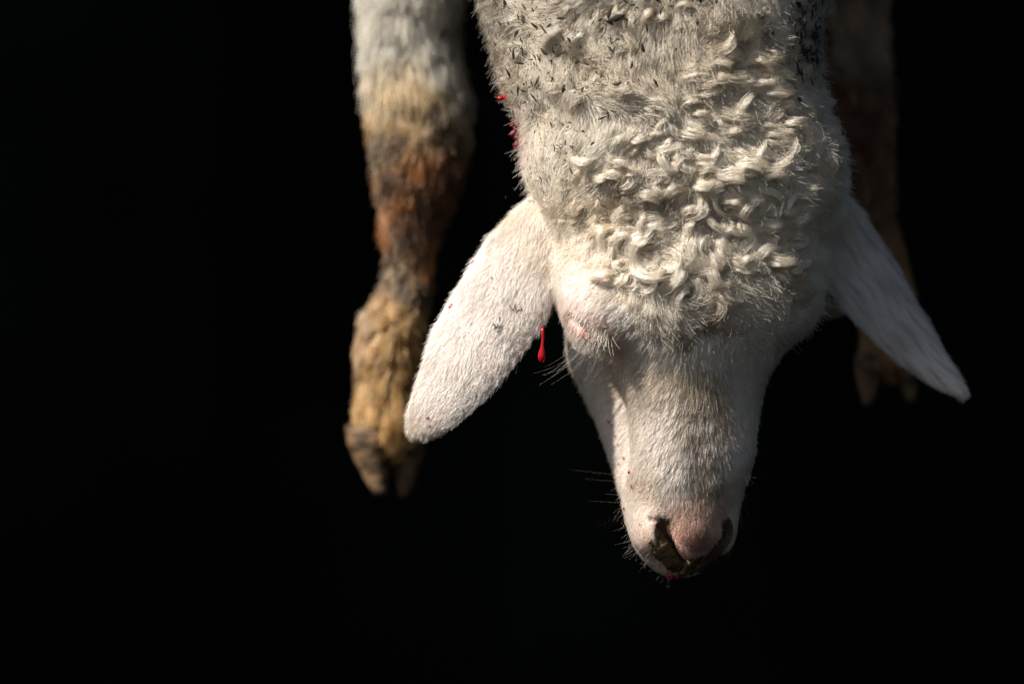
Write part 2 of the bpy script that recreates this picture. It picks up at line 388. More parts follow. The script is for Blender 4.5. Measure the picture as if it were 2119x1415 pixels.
SHEEP = bpy.data.objects.new('sheep', None); link(SHEEP)
SHEEP.location = (P(1380, 0, 0)[0] / 1000, 0, HANG + 0.55); SHEEP.empty_display_size = 0.1
SHEEP['label'] = 'dead white woolly sheep hanging head down, ears drooping, forelegs dangling'; SHEEP['category'] = 'sheep'
ROOT = np.array(SHEEP.location) * 1000 - np.array([0, 0, HANG * 1000])
def world(p): return (np.asarray(p) - ROOT) / 1000          # mm -> the sheep's own space, metres
def mesh_obj(name, v, f, material, parent=None, smooth=True, local=True):
    me = bpy.data.meshes.new(name); me.from_pydata([tuple(x) for x in v], [], [tuple(x) for x in f])
    if smooth: me.polygons.foreach_set('use_smooth', [True] * len(me.polygons))
    me.materials.append(material)
    return link(bpy.data.objects.new(name, me), parent)
def col_attr(me, name, c):
    a = me.attributes.new(name, 'FLOAT_COLOR', 'POINT'); rgba = np.ones((len(c), 4), F32); rgba[:, :3] = c
    a.data.foreach_set('color', rgba.ravel())

def poly_in(px, py, pts):
    pts = np.asarray(pts, float); inside = np.zeros(np.shape(px), bool); j = len(pts) - 1
    for i in range(len(pts)):
        xi, yi = pts[i]; xj, yj = pts[j]
        c = ((yi > py) != (yj > py)) & (px < (xj - xi) * (py - yi) / (yj - yi + 1e-9) + xi); inside ^= c; j = i
    return inside
# skin colours: pink nose and lids, cream hide, grey-brown shanks
def mix(a, b, t): return a * (1 - t[..., None]) + b * t[..., None]
VPX, VPY = proj(V)
def regof(p):
    i = np.clip(np.round((p - LO) / VOX).astype(int), 0, N3 - 1); return REG[tuple(i.T)]
VR = regof(V)
ns = noise(V, 22, 1) * 0.5 + 0.5
col = np.tile(srgb(196, 178, 158), (len(V), 1))
col = mix(col, srgb(214, 186, 172), ((VR == 1) | (VR >= 3)) * 0.8)
nose = sstep(90, 40, np.hypot((VPX - 1435) * 0.9, VPY - 1110)) * (VR == 1)
col = mix(col, srgb(184, 144, 128), nose * (0.6 + 0.4 * ns))
dark = sstep(36, 8, np.hypot((VPX - 1442) * .8, (VPY - 1124) * 1.2)) * (VR == 1)
col = mix(col, srgb(96, 66, 56), dark * 0.75)
def nost_dist(p):
    d = np.full(len(p), 1e9)
    for sgn in (-1, 1):
        q = np.array(NOST[sgn])
        for i in range(len(q) - 1):
            ab = q[i + 1] - q[i]; t = np.clip(((p - q[i]) @ ab) / (ab @ ab), 0, 1)[:, None]; d = np.minimum(d, np.linalg.norm(p - q[i] - t * ab, axis=1))
    return d
def eye_dist(p):
    d = np.full(len(p), 1e9)
    for i in range(3):
        ab = EYE3[i + 1] - EYE3[i]; t = np.clip(((p - EYE3[i]) @ ab) / (ab @ ab), 0, 1)[:, None]; d = np.minimum(d, np.linalg.norm(p - EYE3[i] - t * ab, axis=1))
    return d
LIPMUD = [(1392, 1150), (1425, 1156), (1462, 1146), (1494, 1108), (1506, 1116), (1494, 1150), (1468, 1180), (1432, 1196), (1392, 1196)]
lm = poly_in(VPX, VPY, LIPMUD) & (VR == 1) & (NV[:, 1] < .3); col = mix(col, srgb(66, 50, 34), lm * (.75 + .25 * ns))
rim = np.exp(-(((VPX - 1394) - (VPY - 1112) * .72) / 12)**2 - ((VPY - 1112) / 36)**2) * (VR == 1); col = mix(col, srgb(222, 168, 160), np.clip(rim, 0, 1) * .9)
VD = nost_dist(V); col = mix(col, srgb(74, 54, 40), sstep(6.2, 4.6, VD))
lid = sstep(70, 25, np.hypot(VPX - 1205, (VPY - 665))) * (VR == 1) * (NV[:, 1] < 0.2)
col = mix(col, srgb(214, 164, 154), lid); ED = eye_dist(V); col = mix(col, srgb(200, 148, 136), sstep(10, 5, ED)); col = mix(col, srgb(150, 96, 84), np.clip(noise(V, 4, 97) * 1.3, 0, 1) * sstep(6.5, 4, ED)); col = mix(col, srgb(84, 44, 40), sstep(-3.2, -4.6, ((V - EYE3[1]) @ _en[1])) * sstep(6.5, 5, ED))
lg = (VR >= 5) * 1.0
col = mix(col, srgb(120, 92, 66), lg)
me = bpy.data.meshes.new('body')
me.from_pydata(world(V).tolist(), [], Q.tolist()); me.polygons.foreach_set('use_smooth', [True] * len(me.polygons))
col_attr(me, 'skin_color', col); me.materials.append(M_SKIN)
BODY = link(bpy.data.objects.new('body', me), SHEEP)
BODY['label'] = 'pale hide of the sheep with pink nose and closed eye'

# ------------------------------------------------------------------ hair strands
TRI = np.concatenate([Q[:, [0, 1, 2]], Q[:, [0, 2, 3]]])
ta, tb, tc_ = V[TRI[:, 0]], V[TRI[:, 1]], V[TRI[:, 2]]
TC = (ta + tb + tc_) / 3; TN = np.cross(tb - ta, tc_ - ta); TA = np.linalg.norm(TN, axis=1) / 2
TNn = unit(NV[TRI].sum(1)); TR = regof(TC); TPX, TPY = proj(TC)
def scatter(wt, per_mm2, rng=rng):
    """random roots on the surface; wt = weight per triangle"""
    lam = TA * wt * per_mm2; n = rng.poisson(lam); i = np.repeat(np.arange(len(TA)), n)
    u = rng.random((len(i), 2)); fl = u.sum(1) > 1; u[fl] = 1 - u[fl]
    p = ta[i] + (tb[i] - ta[i]) * u[:, :1] + (tc_[i] - ta[i]) * u[:, 1:]
    n = unit(NV[TRI[i, 0]] * (1 - u.sum(1))[:, None] + NV[TRI[i, 1]] * u[:, :1] + NV[TRI[i, 2]] * u[:, 1:])
    return p, n, TR[i]
seen = np.where(TNn[:, 1] < 0.25, 1.0, 0.22)      # the side away from the photograph carries a thinner coat
def tang(n, d):
    d = np.broadcast_to(d, n.shape); return unit(d - n * (d * n).sum(-1, keepdims=True))
def floor_h(p, hmin):
    """keep strand points above the hide"""
    for _ in range(2):
        s = samp(p); m = s < hmin
        if not m.any(): break
        g = grad(p[m]); p[m] += g * (np.broadcast_to(hmin, s.shape)[m] - s[m])[:, None]
    return p
def cells(p, size, seed, ax=None, stretch=3.0):
    """tuft id of each root: nearest of jittered seed points"""
    if ax is not None: p = p - (1 - 1 / stretch) * ax * (p @ ax)[:, None]
    q = (p + rng.normal(size=p.shape) * size * .12) / size + seed; c = np.floor(q).astype(np.int64); best = np.full(len(p), 1e9); bid = np.zeros(len(p), np.int64)
    for dx in (-1, 0, 1):
        for dy in (-1, 0, 1):
            for dz in (-1, 0, 1):
                k = c + np.array([dx, dy, dz]); h = (k[:, 0] * 73856093) ^ (k[:, 1] * 19349663) ^ (k[:, 2] * 83492791)
                h = (h ^ (h >> 13)) * 1274126177 & 0x7fffffff
                j = np.stack([(h & 1023), (h >> 10) & 1023, (h >> 20) & 1023], 1) / 1023.0
                d = ((k + j - q)**2).sum(1); m = d < best; best[m] = d[m]; bid[m] = h[m]
    return np.unique(bid, return_inverse=True)[1]
def clump(S, ids, wt):
    """pull strands S (n,k,3) towards the mean strand of their tuft; wt (k,)"""
    n = ids.max() + 1; cnt = np.bincount(ids, minlength=n)[:, None]
    for k in range(1, S.shape[1]):
        mean = np.stack([np.bincount(ids, S[:, k, a], n) for a in range(3)], 1) / cnt
        S[:, k] += (mean[ids] - S[:, k]) * wt[k]
    return S
def fur(p, n, flow, L, lift, K, wob=0.25, droop=0.0, hmin=0.25, lift_end=0.1):
    N = len(p); S = np.empty((N, K, 3)); S[:, 0] = p - n * 0.6
    jit = rng.normal(size=(N, 3)) * wob; step = (L / (K - 1))[:, None]; cur = p - n * 0.6
    drift = rng.normal(size=(N, 3)) * wob
    lift = np.broadcast_to(lift, (N,))[:, None]
    for k in range(1, K):
        t = k / (K - 1)
        d = unit(flow * (1 - (1 - t) * 0.3) + n * (lift * (1 - t) + lift_end * t) + jit + drift * t - np.array([0, 0, droop * t]))
        cur = cur + d * step
        S[:, k] = cur
    h = hmin + 0.25 * np.arange(K)[None] / K + np.zeros((N, 1)); h[:, 0] = -2
    floor_h(S.reshape(-1, 3), h.ravel())
    return S
CURVES = {}
def strands(name, S, C, r0, r1, parent=SHEEP, label=None):
    """one hair object from strands S (n,k,3) in mm, colours C (n,k,3) or (n,3)"""
    N, K = S.shape[:2]
    cu = bpy.data.hair_curves.new(name); cu.add_curves([K] * N)
    cu.position_data.foreach_set('vector', world(S).astype(F32).ravel())
    t = np.linspace(0, 1, K)[None]; r = (np.broadcast_to(r0, (N,))[:, None] * (1 - t) + np.broadcast_to(r1, (N,))[:, None] * t) / 1000
    a = cu.attributes.get('radius') or cu.attributes.new('radius', 'FLOAT', 'POINT'); a.data.foreach_set('value', r.astype(F32).ravel())
    if C.ndim == 2: C = np.repeat(C[:, None], K, 1)
    rgba = np.ones((N, K, 4), F32); rgba[..., :3] = np.clip(C, 0.003, 0.95)
    a = cu.attributes.new('strand_color', 'FLOAT_COLOR', 'POINT'); a.data.foreach_set('color', rgba.ravel())
    cu.materials.append(M_HAIR)
    o = link(bpy.data.objects.new(name, cu), parent); o['kind'] = 'stuff'
    if label: o['label'] = label
    print(name, N, N * K, round(time.time() - T0, 1))
    return o
CAMV = np.array([0, -1., 0])
DOWN = np.array([0, 0, -1.])

# ---- zones, given on the sheep's front as it hangs
def face_line(px):      # lower border of the woolly forehead
    return pchip([1100, 1150, 1230, 1290, 1340, 1420, 1500, 1580, 1650, 1720, 1800], [550, 570, 612, 658, 722, 756, 752, 726, 690, 655, 620], px)
def curlw(px, py, p):
    e = np.minimum(np.hypot((px - 1550) / 185, (py - 260) / 150), np.hypot((px - 1450) / 200, (py - 485) / 135))
    return np.maximum(sstep(1.12, .62, e + .16 * noise(p, 18, 91)), .55 * sstep(1.05, .8, np.hypot((px - 1375) / 205, (py - 420) / 150) + .2 * noise(p, 18, 92)))
CURL = [(1300, 330), (1380, 170), (1450, 130), (1620, 150), (1690, 220), (1740, 330), (1740, 470), (1690, 560), (1600, 610), (1500, 640), (1400, 610), (1290, 560), (1270, 470)]

# ---- wool of neck, shoulders and brow
def wool_color(p):
    px, py = proj(p); n1 = noise(p, 30, 11) * .5 + .5; n2 = noise(p, 9, 12) * .5 + .5
    c = np.tile(srgb(235, 221, 199), (len(p), 1))
    c = mix(c, srgb(226, 208, 182), np.clip(n1 - .25, 0, 1) * .7)
    yel = np.exp(-((px - 1190) / 130)**2 - ((py - 420) / 70)**2) + 0.8 * np.exp(-((px - 1400) / 260)**2 - ((py - 130) / 60)**2)
    c = mix(c, srgb(224, 200, 166), np.clip(yel, 0, 1) * .55)
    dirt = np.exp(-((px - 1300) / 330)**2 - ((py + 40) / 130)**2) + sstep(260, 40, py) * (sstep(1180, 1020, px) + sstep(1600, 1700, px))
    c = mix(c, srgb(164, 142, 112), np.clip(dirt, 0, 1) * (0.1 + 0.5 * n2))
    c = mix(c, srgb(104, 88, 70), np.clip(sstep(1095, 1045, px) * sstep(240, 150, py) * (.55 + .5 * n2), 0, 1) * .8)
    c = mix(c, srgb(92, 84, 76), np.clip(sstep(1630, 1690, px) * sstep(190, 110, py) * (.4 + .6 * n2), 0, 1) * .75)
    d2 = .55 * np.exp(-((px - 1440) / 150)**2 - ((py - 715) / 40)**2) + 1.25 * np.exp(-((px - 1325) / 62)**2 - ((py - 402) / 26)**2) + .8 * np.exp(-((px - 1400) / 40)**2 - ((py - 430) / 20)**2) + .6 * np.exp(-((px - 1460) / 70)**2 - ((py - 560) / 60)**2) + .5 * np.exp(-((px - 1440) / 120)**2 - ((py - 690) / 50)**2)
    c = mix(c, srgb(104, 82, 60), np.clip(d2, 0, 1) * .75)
    bl = np.exp(-((px - 1098) / 20)**2 - ((py - 282) / 34)**2) + np.exp(-((px - 1080) / 18)**2 - ((py - 200) / 18)**2)
    c = mix(c, srgb(120, 14, 22), np.clip(bl * (.7 + .6 * noise(p, 4, 93)), 0, 1) * .8)
    return c
BORD = noise(TC, 12, 95) * 26 + noise(TC, 5, 96) * 14
fl_w = ((TR == 0) | ((TR == 1) & (TPY < face_line(TPX) - 10 + BORD)))
fl_w = fl_w * seen * np.where(TPY < -60, 0.18, 1.0)
p, n, r = scatter(fl_w, 2.6)
px, py = proj(p)
out = unit(p - np.stack([np.full(len(p), PIV + 8), p[:, 1] * 0 + 20, p[:, 2] * 0 + 30], -1))
swirl = np.stack([noise(p, 26, 21), noise(p, 26, 22), noise(p, 26, 23)], -1)
flow = tang(n, DOWN * 0.8 + swirl * 0.95 + np.stack([np.where(px < 1300, -0.5, 0.15), 0 * px, 0 * px], -1))
incurl = curlw(px, py, p) > .4
near = sstep(230, 0, face_line(px) - py)
L = np.where(py < 150, 19, 17.0) * rng.uniform(.55, 1.25, len(p)); L = L * (1 - (0.62 + .18 * sstep(1330, 1240, px)) * near * (r == 1)); L[incurl] *= .6
brow = np.exp(-((px - 1195) / 70)**2 - ((py - 625) / 80)**2); L *= 1 - .75 * np.clip(brow, 0, 1)
S = fur(p, n, flow, L, .85 + 0.45 * noise(p, 14, 24), 7, wob=.3, lift_end=.18)
t = np.linspace(0, 1, 7)
wv = noise(p, 6, 25)[:, None] * 3 + t[None] * rng.uniform(4, 9, (len(p), 1))
sd = unit(np.cross(n, flow)); amp = rng.uniform(.2, 1.0, (len(p), 1)) * (1 - .6 * brow[:, None])
S += (sd[:, None] * np.sin(wv)[..., None] + n[:, None] * np.cos(wv)[..., None] * .6) * (t[None] * amp)[..., None]
id1 = cells(p, 11, 31); S = clump(S, id1, t**1.2 * .45); id2 = cells(p, 4.5, 35, DOWN, 1.8); S = clump(S, id2, t**1.2 * .4)
stray = rng.random(len(p)) < np.where(incurl, .14, .1); S[stray] += (rng.normal(size=(stray.sum(), 1, 3)) * 3 + n[stray][:, None] * np.where(incurl[stray], 3., 1.5)[:, None, None]) * (t**1.5)[None, :, None]
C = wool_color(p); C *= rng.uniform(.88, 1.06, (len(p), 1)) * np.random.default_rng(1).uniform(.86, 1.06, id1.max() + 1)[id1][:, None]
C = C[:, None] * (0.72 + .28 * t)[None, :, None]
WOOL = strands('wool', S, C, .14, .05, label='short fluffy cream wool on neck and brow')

# ---- curled locks on poll and forehead, looser locks over the shoulders
def locks(name, wt, spacing, per, Lr, turn, rad, label, nmax=1100, seed=1, hgt=5.21, colmul=1.0):
    g = np.random.default_rng(seed)
    cp, cn, cr = scatter(wt, 0.08, g)
    o = g.permutation(len(cp)); cp, cn = cp[o], cn[o]; keep = []
    for i in range(len(cp)):
        if all(((cp[i] - cp[j])**2).sum() > spacing**2 for j in keep): keep.append(i)
        if len(keep) >= nmax: break
    cp, cn = cp[keep], cn[keep]; G = len(cp); K = 13; t = np.linspace(0, 1, K)
    px, py = proj(cp)
    sw = np.stack([noise(cp, 45, 41), noise(cp, 45, 42), noise(cp, 45, 43)], -1)
    fl = tang(cn, DOWN * .5 + np.array([.5, 0, 0]) * np.where(px > 1500, 1, -.2)[:, None] + sw * 1.0 + g.normal(size=(G, 3)) * .35)
    upz = sstep(430, 350, py) * (hgt > 5.2)
    fl = tang(cn, fl * (1 - .6 * upz)[:, None] + np.array([1., 0, -.15]) * (upz * np.where(g.random(G) < .8, 1, -1))[:, None])
    bn = unit(np.cross(cn, fl))
    size = (.7 + .3 * curlw(px, py, cp) if hgt > 5.2 else np.ones(G)) * g.uniform(.7, 1.25, G); Ls = g.uniform(*Lr, G) * size; sg = np.where(noise(cp, 40, 44) + g.normal(size=G) * .6 > 0, 1, -1)
    tr = g.uniform(*turn, G) * sg * (1 - .5 * upz); ph0 = -tr * .35 + g.normal(size=G) * .42
    head = ph0[:, None] + tr[:, None] * t[None]**1.25
    dirs = np.cos(head)[..., None] * fl[:, None] + np.sin(head)[..., None] * bn[:, None]
    pos = np.concatenate([np.zeros((G, 1, 3)), np.cumsum((dirs[:, :-1] + dirs[:, 1:]) / 2, 1)], 1) * (Ls[:, None, None] / (K - 1)) + cp[:, None]
    hh = (1.6 + hgt * .92 * np.sin(np.pi * np.clip(t * 1.05 + .05, 0, 1))**.8)[None] * g.uniform(.5, 1.3, (G, 1)) * size[:, None]
    nrm = grad(pos.reshape(-1, 3), 4).reshape(pos.shape)
    for _ in range(2): pos += nrm * (hh - samp(pos))[..., None]
    wd = unit(np.cross(nrm, unit(np.gradient(pos, axis=1))))
    # every hair of a lock follows its own slightly different arc, gathered towards the lock's spine
    ci = np.repeat(np.arange(G), per); M = len(ci)
    a = g.uniform(0, 6.283, M); rr = np.minimum(np.abs(g.normal(size=M)) * .55, 1.3); R = (g.uniform(*rad, G) * size)[ci]
    wi = ci * 7 + g.integers(0, 7, M); wa = g.normal(size=G * 7)[wi]; wb = g.normal(size=G * 7)[wi]
    wang = g.uniform(0, 6.283, G * 7)[wi]; wrr = np.sqrt(g.uniform(0, 1, G * 7))[wi]
    ox = np.cos(wang) * wrr * .8 + np.cos(a) * rr * .4; oy = np.sin(wang) * wrr * .8 + np.sin(a) * rr * .4; a = np.arctan2(oy, ox); rr = np.hypot(ox, oy)
    hd = (ph0[ci] + wa * .17 + g.normal(size=M) * .06)[:, None] + (tr[ci] * (1 + wb * .15 + g.normal(size=M) * .05))[:, None] * t[None]**1.25
    dr = np.cos(hd)[..., None] * fl[ci][:, None] + np.sin(hd)[..., None] * bn[ci][:, None]
    Lc = Ls[ci] * (.9 + .13 * wa * np.sign(wb)) * g.uniform(.82, 1.05, M)
    S = np.concatenate([np.zeros((M, 1, 3)), np.cumsum((dr[:, :-1] + dr[:, 1:]) / 2, 1)], 1) * (Lc[:, None, None] / (K - 1))
    S += (cp[ci] + bn[ci] * (np.cos(a) * rr * R * 1.15)[:, None] + fl[ci] * (np.sin(a) * rr * R * .8)[:, None])[:, None]
    conv = (.6 * np.clip(t * 1.3, 0, 1)**.8)[None, :, None]
    S = S * (1 - conv) + pos[ci] * conv
    hN = nrm[ci]
    hgt_i = hh[ci] * (1 + .25 * g.normal(size=(M, 1))) + (np.sin(a * 1.7 + 1) * rr * R * .55)[:, None] * (1 - .6 * t)[None]
    S += hN * (hgt_i - samp(S))[..., None] * np.clip(t * 4, 0, 1)[None, :, None]
    cw = t[None] * g.uniform(12, 20, (M, 1)) + a[:, None]
    S += wd[ci] * (np.sin(cw) * .3 * t)[..., None] + hN * (np.cos(cw) * .3 * t)[..., None]
    fz = g.random(M) < .28; fr = g.normal(size=(M, 3)) * np.where(fz, 2.8, .55)[:, None]
    S += fr[:, None] * (t**1.6)[None, :, None]
    h = np.full((M, K), .4); h[:, 0] = -1; S = S.reshape(-1, 3); floor_h(S, h.ravel()); S = S.reshape(M, K, 3)
    C = wool_color(cp)[ci] * colmul * (g.uniform(.86, 1.1, (G, 1))[ci]) * g.uniform(.9, 1.06, (M, 1))
    tip = mix(C, np.tile(srgb(238, 226, 206), (M, 1)), np.full(M, .35))
    C = C[:, None] * (1 - t**1.3)[None, :, None] * .95 + tip[:, None] * (t**1.3)[None, :, None]
    C *= (.7 + .3 * np.clip(t * 3, 0, 1))[None, :, None]
    return strands(name, S, C, .12, .05, parent=WOOL, label=label)
inC = curlw(TPX, TPY, TC) * (TNn[:, 1] < .25) * ((TR == 0) | (TR == 1))
locks('wool_lock', inC * 1.0, 5.0, 170, (15, 30), (1.3, 4.6), (3.0, 5.2), 'curled wool locks on poll and forehead', seed=11)
topz = ((TR == 0) & (TPY < 190) & (TPY > -330) & (curlw(TPX, TPY, TC) < .3) & (TNn[:, 1] < .35)) * np.where(TPY < -50, .35, 1.0)
locks('shoulder_lock', topz, 8.0, 120, (14, 26), (1.0, 4.0), (3.6, 6.0), 'dirty matted wool locks on the neck', seed=5, hgt=5, colmul=.9)

# ---- short face hair
fw = ((TR == 1) & (TPY >= face_line(TPX) - 50 + BORD * .6)) * seen
nosepad = poly_in(TPX, TPY, [(1372, 1070), (1440, 1050), (1500, 1080), (1500, 1130), (1440, 1165), (1380, 1130)]) & (TNn[:, 1] < 0)
fw = fw * np.where(nosepad, .7, 1) * np.where(poly_in(TPX, TPY, LIPMUD) & (TNn[:, 1] < .3), .05, 1) * (1 - .85 * np.exp(-(((TPX - 1392) - (TPY - 1112) * .72) / 11)**2 - ((TPY - 1112) / 34)**2)) * np.where(nost_dist(TC) < 5.0, 0, 1) * (.05 + .95 * sstep(5.4, 9.5, eye_dist(TC)))
p, n, r = scatter(fw, 3.4); px, py = proj(p); s_, f_ = to_head(p[:, 0], p[:, 1]); s_ = s_ - 6 * k3
sidew = np.clip(s_ / 40, -1, 1)
flow = tang(n, DOWN[None] * .9 + np.stack([sidew * .75, np.abs(sidew) * .35, 0 * px], -1) + .22 * np.stack([noise(p, 16, 51), noise(p, 16, 52), noise(p, 16, 53)], -1))
up = sstep(900, 740, py)
L = (6.0 + 4.0 * up + 1.8 * sstep(70, 20, np.abs(px - 1450)) * sstep(1040, 960, py)) * rng.uniform(.65, 1.25, len(p))
L *= 1 - .55 * sstep(1010, 1090, py)
L *= 1 - .45 * np.exp(-((px - 1200) / 45)**2 - ((py - 650) / 45)**2)
S = fur(p, n, flow, L, .28 + .2 * up, 5, wob=.15, lift_end=.08)
t = np.linspace(0, 1, 5); fid = cells(p, 2.8, 61, DOWN, 4); S = clump(S, fid, t**1.3 * .32)
C = np.tile(srgb(237, 226, 213), (len(p), 1))
C = mix(C, srgb(224, 202, 174), np.clip(noise(p, 24, 55) * .5 + .3, 0, 1) * .5)
streak = sstep(74, 12, np.abs(px - (1462 - .02 * (py - 800)))) * sstep(735, 800, py) * sstep(1110, 1010, py)  # dark hair together with the painted shade edge along the bridge
C = mix(C, srgb(98, 82, 66), np.clip(streak * (.75 + .5 * noise(p, 5, 56)), 0, 1) * .85)
tan_ = sstep(150, 60, np.abs(px - 1400)) * sstep(720, 760, py) * sstep(900, 800, py)
C = mix(C, srgb(186, 160, 126), tan_ * .55)
C = mix(C, srgb(186, 148, 126), sstep(105, 45, np.hypot(px - 1440, py - 1092)) * .8); C = mix(C, srgb(214, 174, 158), np.exp(-((px - 1335) / 26)**2 - ((py - 1125) / 40)**2) * .6)
C = mix(C, srgb(92, 64, 50), sstep(46, 8, np.hypot((px - 1442) * .85, (py - 1114) * 1.0)) * .85)
lid = np.exp(-((px - 1252) / 42)**2 - ((py - 668) / 40)**2); C = mix(C, srgb(150, 108, 84), np.clip(lid, 0, 1) * .9)
C = mix(C, srgb(228, 186, 172), np.exp(-((px - 1190) / 34)**2 - ((py - 634) / 26)**2) * .7); C = mix(C, srgb(150, 110, 88), np.exp(-((px - 1280) / 30)**2 - ((py - 706) / 30)**2) * .9)
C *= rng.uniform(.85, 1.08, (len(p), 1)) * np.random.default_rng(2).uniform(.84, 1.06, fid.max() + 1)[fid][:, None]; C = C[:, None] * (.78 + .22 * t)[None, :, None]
strands('face_fur', S, C, .12, .05, label='short white hair of the face with streak of dark hair and painted shade down the nose')

# ---- ears
for reg, spine, nm in ((3, (P(1120, 470, 12), P(853, 893, 8)), 'hair on the sunlit ear'), (4, (P(1735, 470, 30), P(1998, 818, 34)), 'hair on the shaded ear')):
    ax = unit(spine[1] - spine[0])
    p, n, r = scatter((TR == reg) * np.where(TNn[:, 1] < .4, 1, .3), 4.4); px, py = proj(p)
    flow = tang(n, ax + .3 * np.stack([noise(p, 14, 71), noise(p, 14, 72), noise(p, 14, 73)], -1))
    al = ((p - spine[0]) @ ax) / np.linalg.norm(spine[1] - spine[0])
    L = (10 - 4 * np.clip(al, 0, 1)) * rng.uniform(.6, 1.25, len(p))
    S = fur(p, n, flow, L, .13, 5, wob=.1, lift_end=.02, hmin=.15); t = np.linspace(0, 1, 5); eid = cells(p, 2.4, 75, ax, 6); S = clump(S, eid, t**1.2 * .17)
    C = np.tile(srgb(238, 227, 216), (len(p), 1))
    C = mix(C, srgb(228, 206, 170), sstep(.25, 0, al) * .5 + sstep(.8, 1, al) * .45)
    g_ = np.clip(noise(p, 20, 76), 0, 1); C = mix(C, srgb(214, 200, 190), g_ * .5)
    q_ = p - .82 * ax * (p @ ax)[:, None]; C = mix(C, srgb(186, 174, 166) if reg == 4 else srgb(206, 188, 170), np.clip(noise(q_, 3.2, 77) * .8 - .05, 0, 1) * (1 if reg == 4 else .6))
    C = mix(C, srgb(222, 204, 194), np.clip(noise(p, 30, 78) * .8, 0, 1) * .25)
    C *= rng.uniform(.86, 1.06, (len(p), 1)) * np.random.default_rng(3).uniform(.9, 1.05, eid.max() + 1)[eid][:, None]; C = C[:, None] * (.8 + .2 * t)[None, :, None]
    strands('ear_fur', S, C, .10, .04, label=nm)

# ---- forelegs: shaggy, white above, rust and brown with mud below, some shade painted in
for reg in (5, 6):
    p, n, r = scatter((TR == reg) * np.where(TPY < -60, .25, 1) * np.where(TNn[:, 1] < .35, 1, .4), 1.5 if reg == 5 else 1.2); px, py = proj(p)
    if reg == 6: py = py * 1.18 + 20
    flow = tang(n, DOWN + .35 * np.stack([noise(p, 22, 81), noise(p, 22, 82), noise(p, 22, 83)], -1))
    L = np.where(py < 200, 24, np.where(py < 480, 19, np.where(py < 660, 13, np.where(py < 830, 9, 14)))) * rng.uniform(.6, 1.3, len(p))
    S = fur(p, n, flow, L, .6 + .2 * noise(p, 16, 84), 6, wob=.3, lift_end=.22); t = np.linspace(0, 1, 6)
    lid_ = cells(p, 8, 85, DOWN, 2.8); S = clump(S, lid_, t**1.1 * .62)
    a = noise(p, 16, 86) * .5 + .5; b = noise(p, 30, 87) * .5 + .5
    yy = py + noise(p, 28, 88) * 60 + noise(p, 9, 99) * 30
    C = np.tile(srgb(236, 225, 205), (len(p), 1))
    C = mix(C, srgb(212, 176, 122), sstep(90, 230, yy)); C = mix(C, srgb(164, 98, 50), sstep(240, 330, yy) * .95)
    C = mix(C, srgb(196, 156, 108), sstep(450, 560, yy) * .8); C = mix(C, srgb(200, 148, 82), sstep(640, 720, yy) * .85)
    C = mix(C, srgb(62, 48, 36), np.clip((a - .52) * 4, 0, 1) * (.75 * sstep(90, 220, yy) + .12) * sstep(720, 620, yy))
    C = mix(C, srgb(70, 52, 38), np.clip(noise(p, 7, 98) * 2 - .6, 0, 1) * (.3 + .7 * sstep(90, 200, py)) * sstep(640, 520, py) * .75)
    C = mix(C, srgb(54, 44, 34), sstep(880, 920, px * 1.0) * (reg == 5) * .45)  # shade on the right side of this leg, painted into the hair
    C = mix(C, srgb(60, 48, 38), np.exp(-((px - 835) / 40)**2 - ((py - 580) / 40)**2) * (reg == 5))
    if reg == 6: C = mix(C, srgb(164, 108, 62), np.full(len(p), .75)); C = mix(C, srgb(96, 60, 36), sstep(100, 190, py) * sstep(620, 500, py) * .7)  # far leg's hair darkened to stand in for the shadow on it
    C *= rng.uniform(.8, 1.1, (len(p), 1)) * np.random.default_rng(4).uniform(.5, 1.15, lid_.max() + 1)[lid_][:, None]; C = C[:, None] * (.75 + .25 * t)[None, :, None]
    strands('leg_fur', S, C, .24, .1, label='shaggy stained hair of the foreleg in the sun' if reg == 5 else 'brown hair of the shaded foreleg, shade painted into it')

# ---- lashes, whiskers, stray hairs
def long_hairs(name, specs, r0, r1, K=12, label=None):
    Ss, Cs = [], []
    for (a, d, L, sag, crv, c) in specs:
        t = np.linspace(0, 1, K)[:, None]; d = unit(np.asarray(d, float)); s = unit(np.cross(d, CAMV))
        Ss.append(a + d * L * t + s * crv * L * t**2 + DOWN * sag * L * t**2); Cs.append(np.broadcast_to(c, 3))
    return strands(name, np.array(Ss), np.array(Cs), r0, r1, label=label)
sp = []
for i in range(100):
    u = rng.random(); q = np.array([np.interp(u * 3, range(4), EYE3[:, i]) for i in range(3)]) + np.array([1.6, -2, 4.6])
    x, y = proj(q); a, nn, ok = surf(x + rng.normal() * 4 + 3, y - 2 + rng.normal() * 6)
    a = a[0]; d = np.array([-.6 + .45 * u + rng.normal() * .18, -.5 + rng.normal() * .15, -.7 + rng.normal() * .2])
    sp.append((a, d, rng.uniform(6, 16), rng.uniform(0, .25), rng.normal() * .12, srgb(240, 228, 206)))
long_hairs('eyelashes', sp, .13, .05, label='pale lashes of the closed eye')
sp = []
for i in range(30):
    u = rng.random(); a, nn, ok = surf(1192 + 56 * u, 700 + 14 * u + rng.normal() * 3)
    if ok[0]: sp.append((a[0], np.array([-.3 + .2 * u + rng.normal() * .22, -.2 + rng.normal() * .15, -.9]), rng.uniform(12, 36), 0, rng.uniform(-.1, .75), srgb(236, 222, 200)))
